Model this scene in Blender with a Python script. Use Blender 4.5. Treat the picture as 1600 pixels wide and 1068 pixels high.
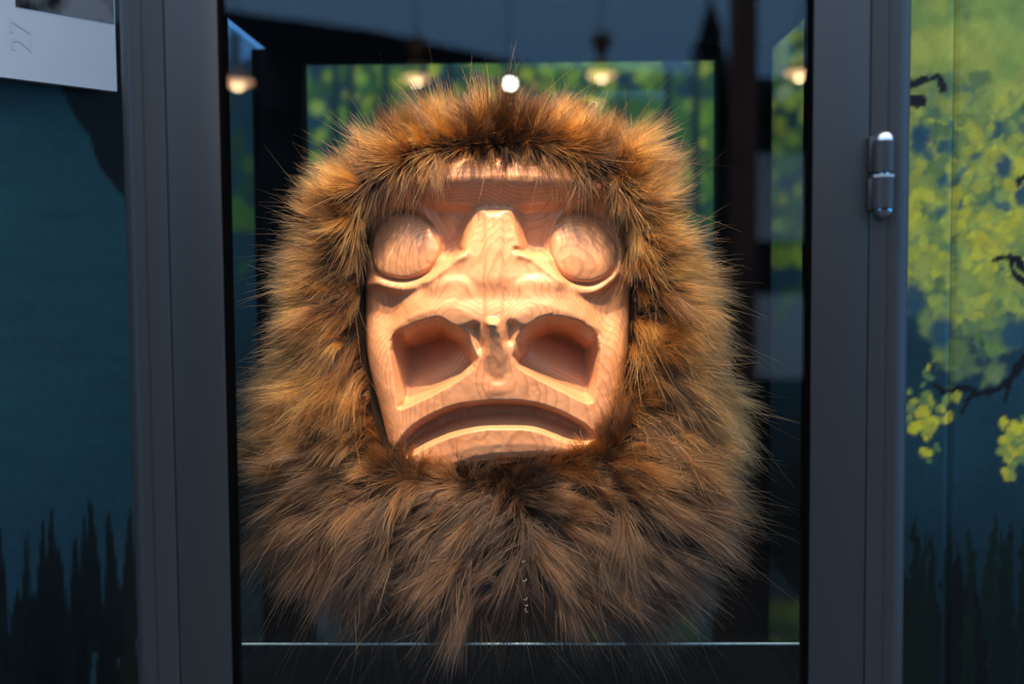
import bpy, bmesh, math
import numpy as np
from mathutils import Matrix, Vector

# ------------------------------------------------------------------ clear
for o in list(bpy.data.objects):
    bpy.data.objects.remove(o)
SC = bpy.context.scene
COL = SC.collection
RNG = np.random.default_rng(7)

# ------------------------------------------------------------------ camera
F_PX, CX, CY = 1837.0, 800.0, 534.0
CAM_Z = 1.50
PITCH, YAW, ROLL = math.radians(3.56), math.radians(1.26), 0.0077
_f = np.array([-math.sin(YAW) * math.cos(PITCH), math.cos(YAW) * math.cos(PITCH), -math.sin(PITCH)])
_r0 = np.array([math.cos(YAW), math.sin(YAW), 0.0])
_u0 = np.cross(_r0, _f)
_up = _u0 * math.cos(ROLL) + _r0 * math.sin(ROLL)
_rt = _r0 * math.cos(ROLL) - _u0 * math.sin(ROLL)
CAM_POS = np.array([0.0, 0.0, CAM_Z])
Y_GLASS, Y_FACE, Y_BACK, Y_WALL, Y_FAR = 0.90, 1.05, 1.38, 1.23, 2.30

cam = bpy.data.cameras.new("camera")
cam.sensor_width = 36.0
cam.lens = F_PX / 1600.0 * 36.0
cam.clip_start = 0.02
cam.dof.use_dof = True
cam.dof.focus_distance = 1.035
cam.dof.aperture_fstop = 2.9
cam_o = bpy.data.objects.new("camera", cam)
COL.objects.link(cam_o)
cam_o.matrix_world = Matrix(((_rt[0], _up[0], -_f[0], 0), (_rt[1], _up[1], -_f[1], 0),
                             (_rt[2], _up[2], -_f[2], CAM_Z), (0, 0, 0, 1)))
SC.camera = cam_o

# ------------------------------------------------------------------ colour management
SC.view_settings.view_transform = 'Standard'
SC.view_settings.look = 'None'
SC.view_settings.gamma = 1.0
SC.view_settings.use_curve_mapping = False
SC.view_settings.exposure = 0.0
SC.cycles.max_bounces = 7
SC.cycles.transparent_max_bounces = 16

# ------------------------------------------------------------------ world: blue evening sky
SKY_STRENGTH = 1.0
W = bpy.data.worlds.new("evening_sky")
SC.world = W
W.use_nodes = True
wn = W.node_tree.nodes; wl = W.node_tree.links
wn.clear()
w_out = wn.new('ShaderNodeOutputWorld'); w_bg = wn.new('ShaderNodeBackground')
w_tc = wn.new('ShaderNodeTexCoord'); w_sep = wn.new('ShaderNodeSeparateXYZ'); w_rmp = wn.new('ShaderNodeValToRGB')
wl.new(w_tc.outputs['Generated'], w_sep.inputs[0]); wl.new(w_sep.outputs['Z'], w_rmp.inputs[0])
w_rmp.color_ramp.elements[0].position = 0.0; w_rmp.color_ramp.elements[0].color = (0.10, 0.68, 1.55, 1)
w_rmp.color_ramp.elements[1].position = 1.0; w_rmp.color_ramp.elements[1].color = (1.95, 2.00, 2.10, 1)
wl.new(w_rmp.outputs[0], w_bg.inputs[0]); w_bg.inputs[1].default_value = SKY_STRENGTH
wl.new(w_bg.outputs[0], w_out.inputs[0])

# case spot lamps (built further down, inside their housings)
SPOT_POWER = 114.0
SPOT_CONE = 33.0
SPOT_COLOR = (1.0, 0.64, 0.39)


# ------------------------------------------------------------------ projection helpers
def unproj(u, v, Y):
    """photo pixel -> point on the vertical plane y = Y (arrays welcome)"""
    u = np.asarray(u, float); v = np.asarray(v, float)
    a = (u - CX) / F_PX; b = -(v - CY) / F_PX
    d = _f + a[..., None] * _rt + b[..., None] * _up
    return CAM_POS + d * (np.asarray(Y) / d[..., 1])[..., None]


def project(P):
    Q = np.asarray(P, float) - CAM_POS
    z = Q @ _f
    return CX + F_PX * (Q @ _rt) / z, CY - F_PX * (Q @ _up) / z


PX = Y_FACE / F_PX      # metres per photo pixel at the face


def facept(u, v, h):
    """face space: pixel on the face plane plus relief h (pixels) towards the viewer"""
    P = unproj(u, v, np.full(np.shape(u), Y_FACE))
    P[..., 1] -= np.asarray(h) * PX
    return P


def sstep(a, b, x):
    t = np.clip((x - a) / (b - a), 0, 1)
    return t * t * (3 - 2 * t)


def srgb(r, g, b):
    def c(x):
        x = x / 255.0
        return x / 12.92 if x <= 0.04045 else ((x + 0.055) / 1.055) ** 2.4
    return (c(r), c(g), c(b))


# ------------------------------------------------------------------ materials
def new_mat(name):
    m = bpy.data.materials.new(name)
    m.use_nodes = True
    nt = m.node_tree
    return m, nt, nt.nodes['Principled BSDF']


def simple(name, col, rough=0.5, metal=0.0, noise=0.0, nscale=40.0, bump=0.0, coat=0.0, spec=0.5):
    m, nt, b = new_mat(name)
    b.inputs['Roughness'].default_value = rough
    b.inputs['Metallic'].default_value = metal
    b.inputs['Coat Weight'].default_value = coat
    b.inputs['Specular IOR Level'].default_value = spec
    tc = nt.nodes.new('ShaderNodeTexCoord')
    n = nt.nodes.new('ShaderNodeTexNoise'); n.inputs['Scale'].default_value = nscale; n.inputs['Detail'].default_value = 4
    nt.links.new(tc.outputs['Object'], n.inputs['Vector'])
    r = nt.nodes.new('ShaderNodeValToRGB')
    k0, k1 = 1 - noise, 1 + noise
    r.color_ramp.elements[0].position = 0.3; r.color_ramp.elements[1].position = 0.7
    r.color_ramp.elements[0].color = (col[0] * k0, col[1] * k0, col[2] * k0, 1)
    r.color_ramp.elements[1].color = (min(col[0] * k1, 1), min(col[1] * k1, 1), min(col[2] * k1, 1), 1)
    nt.links.new(n.outputs['Fac'], r.inputs[0]); nt.links.new(r.outputs[0], b.inputs['Base Color'])
    if bump:
        bp = nt.nodes.new('ShaderNodeBump'); bp.inputs['Strength'].default_value = bump; bp.inputs['Distance'].default_value = 0.001
        nt.links.new(n.outputs['Fac'], bp.inputs['Height']); nt.links.new(bp.outputs[0], b.inputs['Normal'])
    return m


def glass_mat(name, tint=(0.97, 0.985, 0.98), ior=1.5):
    m, nt, b = new_mat(name)
    nt.nodes.remove(b)
    out = nt.nodes['Material Output']
    tr = nt.nodes.new('ShaderNodeBsdfTransparent'); tr.inputs[0].default_value = (*tint, 1)
    gl = nt.nodes.new('ShaderNodeBsdfGlossy'); gl.inputs['Roughness'].default_value = 0.0
    fr = nt.nodes.new('ShaderNodeFresnel')
    # a thin pane: both faces reflect like air-to-glass (no total reflection inside the sheet)
    ge = nt.nodes.new('ShaderNodeNewGeometry'); mi = nt.nodes.new('ShaderNodeMapRange')
    mi.inputs['To Min'].default_value = ior; mi.inputs['To Max'].default_value = 1.0 / ior
    nt.links.new(ge.outputs['Backfacing'], mi.inputs['Value']); nt.links.new(mi.outputs[0], fr.inputs[0])
    mx = nt.nodes.new('ShaderNodeMixShader')
    nt.links.new(fr.outputs[0], mx.inputs[0]); nt.links.new(tr.outputs[0], mx.inputs[1]); nt.links.new(gl.outputs[0], mx.inputs[2])
    nt.links.new(mx.outputs[0], out.inputs['Surface'])
    return m


def emit_mat(name, col, strength):
    m, nt, b = new_mat(name)
    b.inputs['Base Color'].default_value = (0.8, 0.8, 0.8, 1)
    b.inputs['Emission Color'].default_value = (*col, 1)
    b.inputs['Emission Strength'].default_value = strength
    return m


def paint_mat(name, rough=0.45):
    m, nt, b = new_mat(name)
    at = nt.nodes.new('ShaderNodeAttribute'); at.attribute_name = 'paint'
    tc = nt.nodes.new('ShaderNodeTexCoord')
    n = nt.nodes.new('ShaderNodeTexNoise'); n.inputs['Scale'].default_value = 120; n.inputs['Detail'].default_value = 5
    nt.links.new(tc.outputs['Object'], n.inputs['Vector'])
    mp = nt.nodes.new('ShaderNodeMapRange'); mp.inputs['To Min'].default_value = 0.8; mp.inputs['To Max'].default_value = 1.2
    nt.links.new(n.outputs['Fac'], mp.inputs['Value'])
    mu = nt.nodes.new('ShaderNodeMix'); mu.data_type = 'RGBA'; mu.blend_type = 'MULTIPLY'; mu.inputs[0].default_value = 1.0
    nt.links.new(at.outputs['Color'], mu.inputs[6]); nt.links.new(mp.outputs[0], mu.inputs[7])
    nt.links.new(mu.outputs[2], b.inputs['Base Color'])
    bp = nt.nodes.new('ShaderNodeBump'); bp.inputs['Strength'].default_value = 0.25; bp.inputs['Distance'].default_value = 0.001
    nt.links.new(n.outputs['Fac'], bp.inputs['Height']); nt.links.new(bp.outputs[0], b.inputs['Normal'])
    b.inputs['Roughness'].default_value = rough
    b.inputs['Specular IOR Level'].default_value = 0.3
    return m


def wood_mat():
    """pale cedar with growth rings cut by the carving"""
    m, nt, b = new_mat("carved_cedar")
    N, L = nt.nodes, nt.links
    tc = N.new('ShaderNodeTexCoord')
    mapn = N.new('ShaderNodeMapping'); mapn.inputs['Scale'].default_value = (9, 9, 5)
    L.new(tc.outputs['Object'], mapn.inputs[0])
    n1 = N.new('ShaderNodeTexNoise'); n1.inputs['Scale'].default_value = 1.6; n1.inputs['Detail'].default_value = 1.0
    L.new(mapn.outputs[0], n1.inputs['Vector'])
    n3 = N.new('ShaderNodeTexNoise'); n3.inputs['Scale'].default_value = 60; n3.inputs['Detail'].default_value = 2
    L.new(tc.outputs['Object'], n3.inputs['Vector'])
    sep = N.new('ShaderNodeSeparateXYZ'); L.new(tc.outputs['Object'], sep.inputs[0])

    def mth(op, a, bb=None, c=None):
        q = N.new('ShaderNodeMath'); q.operation = op
        for i, x in enumerate((a, bb, c)):
            if x is None: continue
            if isinstance(x, (int, float)): q.inputs[i].default_value = x
            else: L.new(x, q.inputs[i])
        return q.outputs[0]
    # rings: distance from a vertical pith line well behind the mask
    x2 = mth('POWER', sep.outputs['X'], 2.0)
    yy = mth('ADD', sep.outputs['Y'], -0.30)
    y2 = mth('POWER', mth('ABSOLUTE', yy), 2.0)
    rad = mth('ADD', mth('SQRT', mth('ADD', x2, y2)), mth('MULTIPLY', sep.outputs['Z'], 0.10))
    k = mth('MULTIPLY', rad, 420.0)
    k = mth('ADD', k, mth('MULTIPLY', n1.outputs['Fac'], 15.0))
    k = mth('ADD', k, mth('MULTIPLY', n3.outputs['Fac'], 0.5))
    fr = mth('FRACT', k)
    r = N.new('ShaderNodeValToRGB')
    e = r.color_ramp.elements
    e[0].position = 0.0; e[0].color = (0.65, 0.355, 0.20, 1)
    e[1].position = 0.62; e[1].color = (0.61, 0.325, 0.178, 1)
    e2 = e.new(0.86); e2.color = (0.51, 0.255, 0.134, 1)
    e3 = e.new(0.97); e3.color = (0.55, 0.285, 0.155, 1)
    L.new(fr, r.inputs[0])
    mx = N.new('ShaderNodeMix'); mx.data_type = 'RGBA'; mx.blend_type = 'MULTIPLY'; mx.inputs[0].default_value = 0.5
    n4 = N.new('ShaderNodeTexNoise'); n4.inputs['Scale'].default_value = 18; n4.inputs['Detail'].default_value = 3
    L.new(tc.outputs['Object'], n4.inputs['Vector'])
    r4 = N.new('ShaderNodeValToRGB')
    r4.color_ramp.elements[0].position = 0.35; r4.color_ramp.elements[0].color = (0.80, 0.62, 0.55, 1)
    r4.color_ramp.elements[1].position = 0.62; r4.color_ramp.elements[1].color = (1, 1, 1, 1)
    L.new(n4.outputs['Fac'], r4.inputs[0])
    L.new(r.outputs[0], mx.inputs[6]); L.new(r4.outputs[0], mx.inputs[7])
    L.new(mx.outputs[2], b.inputs['Base Color'])
    b.inputs['Roughness'].default_value = 0.42
    b.inputs['Coat Weight'].default_value = 0.22
    b.inputs['Coat Roughness'].default_value = 0.22
    bp = N.new('ShaderNodeBump'); bp.inputs['Strength'].default_value = 0.35; bp.inputs['Distance'].default_value = 0.0012
    n5 = N.new('ShaderNodeTexNoise'); n5.inputs['Scale'].default_value = 85; n5.inputs['Detail'].default_value = 2
    L.new(tc.outputs['Object'], n5.inputs['Vector'])
    L.new(n5.outputs['Fac'], bp.inputs['Height']); L.new(bp.outputs[0], b.inputs['Normal'])
    L.new(bp.outputs[0], b.inputs['Coat Normal'])
    return m


def hair_mat():
    m, nt, b = new_mat("brown_fur")
    nt.nodes.remove(b)
    out = nt.nodes['Material Output']
    h = nt.nodes.new('ShaderNodeBsdfHairPrincipled')
    h.model = 'CHIANG'; h.parametrization = 'COLOR'
    at = nt.nodes.new('ShaderNodeAttribute'); at.attribute_name = 'tone'
    ci = nt.nodes.new('ShaderNodeHairInfo')
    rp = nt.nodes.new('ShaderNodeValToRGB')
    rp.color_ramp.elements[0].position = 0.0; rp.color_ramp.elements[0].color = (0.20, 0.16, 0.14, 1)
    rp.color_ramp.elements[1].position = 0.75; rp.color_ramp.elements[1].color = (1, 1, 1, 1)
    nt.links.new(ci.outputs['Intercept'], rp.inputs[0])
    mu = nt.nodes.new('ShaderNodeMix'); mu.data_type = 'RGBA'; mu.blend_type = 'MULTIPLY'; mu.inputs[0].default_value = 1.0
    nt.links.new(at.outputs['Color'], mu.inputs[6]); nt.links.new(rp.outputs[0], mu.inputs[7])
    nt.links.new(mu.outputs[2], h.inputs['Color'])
    h.inputs['Roughness'].default_value = 0.38
    h.inputs['Radial Roughness'].default_value = 0.55
    nt.links.new(h.outputs[0], out.inputs['Surface'])
    return m


M_FRAME = simple("grey_powder_coated_metal", (0.046, 0.044, 0.042), rough=0.36, noise=0.04, nscale=300, bump=0.03)
M_DARK = simple("black_painted_metal", (0.0035, 0.0035, 0.0038), rough=0.7, noise=0.05, spec=0.04)
M_GASKET = simple("black_rubber", (0.004, 0.004, 0.004), rough=1.0, spec=0.0)
M_CHROME = simple("polished_steel", (0.75, 0.75, 0.76), rough=0.12, metal=1.0)
M_WASHER = simple("pale_nylon", (0.45, 0.50, 0.52), rough=0.4)
M_GLASS = glass_mat("clear_glass")
M_SHELF = glass_mat("clear_glass_shelf", tint=(0.93, 0.97, 0.96))
M_WOOD = wood_mat()
M_HAIR = hair_mat()
M_PELT = simple("dark_fur_backing", (0.012, 0.008, 0.005), rough=0.95, spec=0.05)
M_PAINT = paint_mat("mural_paint")
M_THREAD = simple("pale_thread", (0.34, 0.32, 0.28), rough=0.6)


# ------------------------------------------------------------------ object helpers
def tag(o, label=None, cat=None, group=None, kind=None):
    if label: o['label'] = label
    if cat: o['category'] = cat
    if group: o['group'] = group
    if kind: o['kind'] = kind
    return o


def empty(name, loc=(0, 0, 0)):
    o = bpy.data.objects.new(name, None)
    o.empty_display_size = 0.05
    COL.objects.link(o)
    o.location = loc
    return o


def link_mesh(name, me, mat, parent=None):
    o = bpy.data.objects.new(name, me)
    COL.objects.link(o)
    if mat: me.materials.append(mat)
    if parent is not None:
        o.parent = parent
        o.matrix_parent_inverse = Matrix.Translation(-Vector(parent.location))
    return o


def mesh_np(name, V, Fq, mat, parent=None, smooth=False):
    me = bpy.data.meshes.new(name)
    me.from_pydata(V.tolist() if hasattr(V, 'tolist') else V, [], Fq.tolist() if hasattr(Fq, 'tolist') else Fq)
    me.update()
    if smooth:
        me.polygons.foreach_set('use_smooth', [True] * len(me.polygons))
    return link_mesh(name, me, mat, parent)


def bm_obj(name, bm, mat, parent=None, smooth=False):
    bmesh.ops.recalc_face_normals(bm, faces=bm.faces)
    me = bpy.data.meshes.new(name)
    bm.to_mesh(me); bm.free()
    if smooth:
        me.polygons.foreach_set('use_smooth', [True] * len(me.polygons))
        try: me.set_sharp_from_angle(angle=math.radians(40))
        except Exception: pass
    return link_mesh(name, me, mat, parent)


def box(bm, x0, x1, y0, y1, z0, z1, bevel=0.0, seg=2):
    r = bmesh.ops.create_cube(bm, size=1.0)
    for q in r['verts']:
        q.co = Vector((x0 if q.co.x < 0 else x1, y0 if q.co.y < 0 else y1, z0 if q.co.z < 0 else z1))
    if bevel:
        es = list({e for q in r['verts'] for e in q.link_edges})
        bmesh.ops.bevel(bm, geom=es, offset=bevel, segments=seg, affect='EDGES', profile=0.5)


def box_obj(name, x0, x1, y0, y1, z0, z1, mat, parent=None, bevel=0.0):
    bm = bmesh.new(); box(bm, x0, x1, y0, y1, z0, z1, bevel)
    return bm_obj(name, bm, mat, parent, smooth=bevel > 0)


def extrude_profile(name, prof, z0, z1, mat, parent=None, smooth=True):
    """closed XY profile extruded along z"""
    bm = bmesh.new()
    a = [bm.verts.new((x, y, z0)) for x, y in prof]
    b = [bm.verts.new((x, y, z1)) for x, y in prof]
    n = len(prof)
    for i in range(n):
        bm.faces.new((a[i], a[(i + 1) % n], b[(i + 1) % n], b[i]))
    bm.faces.new(list(reversed(a))); bm.faces.new(b)
    return bm_obj(name, bm, mat, parent, smooth)


def lathe(bm, prof, cx, cy, seg=24):
    """profile of (r, z) turned around a vertical axis"""
    rings = []
    for r, z in prof:
        if r < 1e-6:
            rings.append([bm.verts.new((cx, cy, z))])
        else:
            rings.append([bm.verts.new((cx + r * math.cos(2 * math.pi * k / seg), cy + r * math.sin(2 * math.pi * k / seg), z)) for k in range(seg)])
    for A, B in zip(rings[:-1], rings[1:]):
        for k in range(seg):
            k2 = (k + 1) % seg
            if len(A) == 1 and len(B) == 1: continue
            if len(A) == 1: bm.faces.new((A[0], B[k2], B[k]))
            elif len(B) == 1: bm.faces.new((A[k], A[k2], B[0]))
            else: bm.faces.new((A[k], A[k2], B[k2], B[k]))


def lathe_obj(name, prof, cx, cy, mat, parent=None, seg=24):
    bm = bmesh.new(); lathe(bm, prof, cx, cy, seg)
    return bm_obj(name, bm, mat, parent, smooth=True)


def tube_obj(name, pts, r, mat, parent=None, seg=8):
    bm = bmesh.new(); P = [Vector(p) for p in pts]; rings = []
    for i, p in enumerate(P):
        d = (P[min(i + 1, len(P) - 1)] - P[max(i - 1, 0)]).normalized()
        a = d.orthogonal().normalized(); b = d.cross(a)
        rings.append([bm.verts.new(p + (a * math.cos(2 * math.pi * k / seg) + b * math.sin(2 * math.pi * k / seg)) * r) for k in range(seg)])
    for A, B in zip(rings[:-1], rings[1:]):
        for k in range(seg): bm.faces.new((A[k], A[(k + 1) % seg], B[(k + 1) % seg], B[k]))
    bm.faces.new(rings[0]); bm.faces.new(list(reversed(rings[-1])))
    return bm_obj(name, bm, mat, parent, smooth=True)


# ------------------------------------------------------------------ 2D painting tools (mural)
def seg_dist(U, V, pts):
    d = np.full(U.shape, 1e9)
    for (x0, y0), (x1, y1) in zip(pts[:-1], pts[1:]):
        dx, dy = x1 - x0, y1 - y0
        t = np.clip(((U - x0) * dx + (V - y0) * dy) / (dx * dx + dy * dy + 1e-9), 0, 1)
        d = np.minimum(d, np.hypot(U - x0 - t * dx, V - y0 - t * dy))
    return d


def poly_sdf(U, V, pts):
    """signed distance to a closed polygon, negative inside"""
    pts = list(pts)
    d = seg_dist(U, V, pts + pts[:1])
    ins = np.zeros(U.shape, bool)
    n = len(pts)
    for i in range(n):
        x0, y0 = pts[i]; x1, y1 = pts[(i + 1) % n]
        if y0 == y1: continue
        c = ((V >= min(y0, y1)) & (V < max(y0, y1)))
        ins ^= c & (U < (x1 - x0) * (V - y0) / (y1 - y0) + x0)
    return np.where(ins, -d, d)


def smooth_poly(pts, n=4, closed=True):
    """Catmull-Rom through the points"""
    P = np.array(pts, float); out = []
    m = len(P)
    rng = range(m) if closed else range(m - 1)
    for i in rng:
        if closed: p0, p1, p2, p3 = P[(i - 1) % m], P[i], P[(i + 1) % m], P[(i + 2) % m]
        else: p0, p1, p2, p3 = P[max(i - 1, 0)], P[i], P[i + 1], P[min(i + 2, m - 1)]
        for k in range(n):
            t = k / n
            out.append(tuple(0.5 * ((2 * p1) + (-p0 + p2) * t + (2 * p0 - 5 * p1 + 4 * p2 - p3) * t * t + (-p0 + 3 * p1 - 3 * p2 + p3) * t ** 3)))
    if not closed: out.append(tuple(P[-1]))
    return out


LIGHT_E = np.array([0.63, 0.71, 0.80])      # what a white surface on the wall shows, used to turn photo tones into paint tones


def pc(r, g, b, k=1.0):
    return np.clip(np.array(srgb(r, g, b)) / LIGHT_E * k, 0.002, 0.85)


def vnoise(x, y, seed=0):
    """cheap smooth value noise 0..1"""
    r = np.random.default_rng(seed); T = r.random((64, 64))
    xi = np.floor(x).astype(int); yi = np.floor(y).astype(int)
    fx = x - xi; fy = y - yi
    fx = fx * fx * (3 - 2 * fx); fy = fy * fy * (3 - 2 * fy)
    g = lambda a, b: T[(xi + a) % 64, (yi + b) % 64]
    return (g(0, 0) * (1 - fx) + g(1, 0) * fx) * (1 - fy) + (g(0, 1) * (1 - fx) + g(1, 1) * fx) * fy


class Canvas:
    """paint on a grid of wall points that know their place in the mural"""
    def __init__(s, U, V, base):
        s.U, s.V = U, V
        s.C = np.empty(U.shape + (3,)); s.C[:] = base
        s.um = U.mean(axis=0); s.vm = V.mean(axis=1)

    def win(s, u0, u1, v0, v1):
        a = np.nonzero((s.um > u0 - 12) & (s.um < u1 + 12))[0]; b = np.nonzero((s.vm > v0 - 12) & (s.vm < v1 + 12))[0]
        if len(a) == 0 or len(b) == 0: return None
        return slice(b[0], b[-1] + 1), slice(a[0], a[-1] + 1)

    def mix(s, w, a, col):
        s.C[w] = s.C[w] * (1 - a[..., None]) + np.asarray(col) * a[..., None]

    def daub(s, u, v, ru, rv, rot, col, soft=0.35, op=1.0):
        R = max(ru, rv); w = s.win(u - R, u + R, v - R, v + R)
        if w is None: return
        x = s.U[w] - u; y = s.V[w] - v
        c, n = math.cos(rot), math.sin(rot)
        d = np.hypot((x * c + y * n) / ru, (-x * n + y * c) / rv)
        s.mix(w, op * (1 - sstep(1 - soft, 1 + soft * 0.5, d)), col)

    def stroke(s, pts, w0, w1, col, soft=1.5):
        P = np.array(smooth_poly(pts, 5, closed=False)); mx = max(w0, w1) + 4
        for i, (a, b) in enumerate(zip(P[:-1], P[1:])):
            wd = w0 + (w1 - w0) * i / len(P)
            w = s.win(min(a[0], b[0]) - mx, max(a[0], b[0]) + mx, min(a[1], b[1]) - mx, max(a[1], b[1]) + mx)
            if w is None: continue
            d = seg_dist(s.U[w], s.V[w], [a, b])
            s.mix(w, 1 - sstep(wd - soft, wd + soft, d), col)

    def blade(s, u, tip, base, wd, lean, col, op=1.0):
        w = s.win(u - wd - abs(lean), u + wd + abs(lean), tip, base)
        if w is None: return
        t = np.clip((s.V[w] - tip) / (base - tip), 0, 1)
        cu = u + lean * (1 - t) ** 2
        hw = wd * np.minimum(1, 0.06 + t * 2.2) ** 0.8
        a = (1 - sstep(hw - 1.8, hw + 1.8, np.abs(s.U[w] - cu))) * sstep(0, 0.04, t)
        s.mix(w, a * op, col)


def grid_wall(name, PTS, C, mat, parent=None):
    nz, nx = PTS.shape[:2]
    idx = np.arange(nz * nx).reshape(nz, nx)
    Fq = np.stack([idx[:-1, :-1], idx[:-1, 1:], idx[1:, 1:], idx[1:, :-1]], -1).reshape(-1, 4)
    o = mesh_np(name, PTS.reshape(-1, 3), Fq, mat, parent)
    at = o.data.color_attributes.new('paint', 'FLOAT_COLOR', 'POINT')
    c4 = np.ones((nz * nx, 4), np.float32); c4[:, :3] = C.reshape(-1, 3)
    at.data.foreach_set('color', c4.ravel())
    return o


# ================================================================== THE SETTING
ZL = np.concatenate([np.linspace(0.0, 0.98, 60), np.arange(0.99, 1.83, 0.0024), np.linspace(1.835, 1.95, 12)])

# ---- ground
box_obj("floor", -6, 6, -9, 6, -0.10, 0.0, simple("dark_paving", (0.022, 0.022, 0.024), rough=0.8, noise=0.3, nscale=6, bump=0.3))
tag(bpy.data.objects["floor"], kind="structure", label="dark paved ground in front of the case")

# ---- far wall: painted trees seen through the case, standing clear behind it
r = np.random.default_rng(11)


def foliage(cv, n, u0, u1, v0, v1, r0, r1, pal, op, dens, soft=0.35):
    for _ in range(n):
        u = r.uniform(u0, u1); v = r.uniform(v0, v1)
        if r.random() > dens(u, v): continue
        q_ = float(vnoise(np.array(u / 34.0 + 50), np.array(v / 34.0 + 50), 31)) * 0.75 + r.random() * 0.35 - 0.05
        c = np.array(pal[int(np.clip(q_, 0, 0.999) * len(pal))]) * r.uniform(0.9, 1.1)
        rr = r.uniform(r0, r1)
        cv.daub(u, v, rr, rr * r.uniform(0.45, 0.95), r.uniform(0, 3.14), pc(*np.clip(c, 0, 255)), soft, op)


ZF = np.concatenate([np.linspace(0.0, 0.9, 40), np.arange(0.907, 2.2, 0.007), np.linspace(2.21, 2.5, 12)])
XF = np.arange(-1.5, 1.7, 0.007)
GX, GZ = np.meshgrid(XF, ZF)
PW = np.stack([GX, np.full_like(GX, Y_FAR), GZ], -1)
U, V = project(PW)
cv = Canvas(U, V, pc(24, 55, 66))
t = sstep(430, 800, V)[..., None]
cv.C[:] = cv.C * (1 - t) + pc(14, 32, 38, 0.5) * t
cv.C *= (0.85 + 0.3 * vnoise(U / 60, V / 60, 3))[..., None]
for (u, v, ru, rv) in ((380, 55, 62, 62), (730, 90, 42, 24), (960, 60, 60, 25), (600, -40, 90, 40), (1150, -80, 90, 40)):
    cv.daub(u, v, ru, rv, 0, pc(85, 140, 190), 0.5, 0.95)


def d_back(u, v):
    if 300 < u < 425: return 0.05 if v < 105 else (0.5 if v < 430 else 0)
    if u > 1150: return 1.0 if v < 400 else max(0, (540 - v) / 140)
    return 1.0 if v < 210 else max(0, (390 - v) / 180)


foliage(cv, 900, 240, 1500, -220, 540, 14, 30, [(38, 70, 48), (50, 85, 40), (60, 95, 40), (30, 60, 50)], 0.85, d_back)
foliage(cv, 800, 430, 1500, -220, 480, 9, 22, [(85, 120, 42), (110, 140, 42), (65, 105, 50), (130, 150, 50)], 0.8, d_back)
foliage(cv, 330, 430, 1500, -220, 330, 8, 16, [(165, 170, 50), (140, 160, 60)], 0.75, d_back)
foliage(cv, 160, 1190, 1500, -50, 180, 8, 20, [(150, 165, 90), (160, 170, 60), (170, 185, 130)], 0.8, lambda u, v: 0.9)
for u in (520, 552, 600, 668, 700, 1045, 1090, 1180):       # dark stems among the foliage
    cv.stroke([(u, -60), (u + r.uniform(-6, 6), 140), (u + r.uniform(-8, 8), 330)], 5, 8, pc(20, 45, 45), 3)
for P, a in (([(352, 130), (352, 60)], 5), ([(366, 130), (368, 70), (365, 55)], 9), ([(400, 110), (398, 92)], 10), ([(385, 120), (384, 100)], 9)):
    cv.stroke(P, a, a * 0.6, pc(24, 45, 55), 3)
for k in range(160):
    u = r.uniform(0, 1600); tip = r.uniform(650, 800)
    cv.blade(u, tip, 1200, r.uniform(9, 20), r.uniform(-40, 40), pc(*[(8, 16, 18), (9, 20, 18), (7, 12, 14)][r.integers(3)], 0.5))
wb = grid_wall("wall_back", PW, cv.C, M_PAINT)
tag(wb, kind="structure", label="far wall painted with green trees seen through the case")

# ---- right wall: painted vertical panels beside the case
PANEL_EDGES = [0.335, float(unproj(1487, 420, Y_WALL)[0]), 0.76, 1.06, 1.40]
cols = []
for a, b in zip(PANEL_EDGES[:-1], PANEL_EDGES[1:]):
    step = 0.0022 if a < 0.6 else 0.007
    cols.append(np.linspace(a + 0.0003, b - 0.0003, int((b - a) / step)))
XL = np.concatenate(cols)
GX, GZ = np.meshgrid(XL, ZL)
PW = np.stack([GX, np.full_like(GX, Y_WALL), GZ], -1)
U, V = project(PW)
U0, V0 = U, V
U = U0 + 9 * (vnoise(U0 / 15 + 9, V0 / 15 + 9, 41) - 0.5) + 5 * (vnoise(U0 / 6 + 9, V0 / 6 + 9, 43) - 0.5)     # hand-painted wobble
V = V0 + 9 * (vnoise(U0 / 15 + 9, V0 / 15 + 9, 42) - 0.5) + 5 * (vnoise(U0 / 6 + 9, V0 / 6 + 9, 44) - 0.5)
cv = Canvas(U, V, pc(27, 60, 72, 0.8))
t = sstep(620, 980, V)[..., None]
cv.C[:] = cv.C * (1 - t) + pc(20, 44, 54, 0.7) * t
cv.C *= (0.85 + 0.3 * vnoise(U / 60, V / 60, 3))[..., None]


def d_right(u, v):
    edge = 480 + 70 * math.sin(u * 0.021 + 1.0)
    return 1.0 if v < edge - 60 else max(0.0, (edge + 60 - v) / 120)

# right hand foliage: each palette runs from the darker tone to the bright one
foliage(cv, 700, 1390, 1800, -240, 560, 18, 36, [(84, 112, 58), (100, 124, 62), (112, 132, 66)], 0.9, d_right)
foliage(cv, 900, 1390, 1800, -240, 170, 14, 34, [(112, 138, 70), (120, 146, 66), (136, 154, 70), (152, 162, 70), (166, 168, 72)], 0.6, lambda u, v: 1, 0.7)
foliage(cv, 420, 1390, 1800, 380, 600, 9, 20, [(78, 102, 80), (92, 116, 76), (110, 128, 78)], 0.7, lambda u, v: d_right(u, v - 30), 0.6)
foliage(cv, 1000, 1390, 1800, 120, 520, 9, 20, [(70, 100, 78), (96, 120, 76), (124, 138, 70), (146, 154, 72), (160, 164, 74)], 0.8, d_right)
foliage(cv, 650, 1390, 1800, 150, 500, 7, 15, [(90, 116, 76), (132, 146, 72), (156, 162, 66), (172, 170, 60)], 0.75, lambda u, v: d_right(u, v) * 0.85)
foliage(cv, 430, 1390, 1800, 185, 430, 5, 12, [(110, 130, 74), (164, 166, 64), (186, 176, 52), (196, 180, 58)], 0.75, lambda u, v: 0.75)
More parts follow.
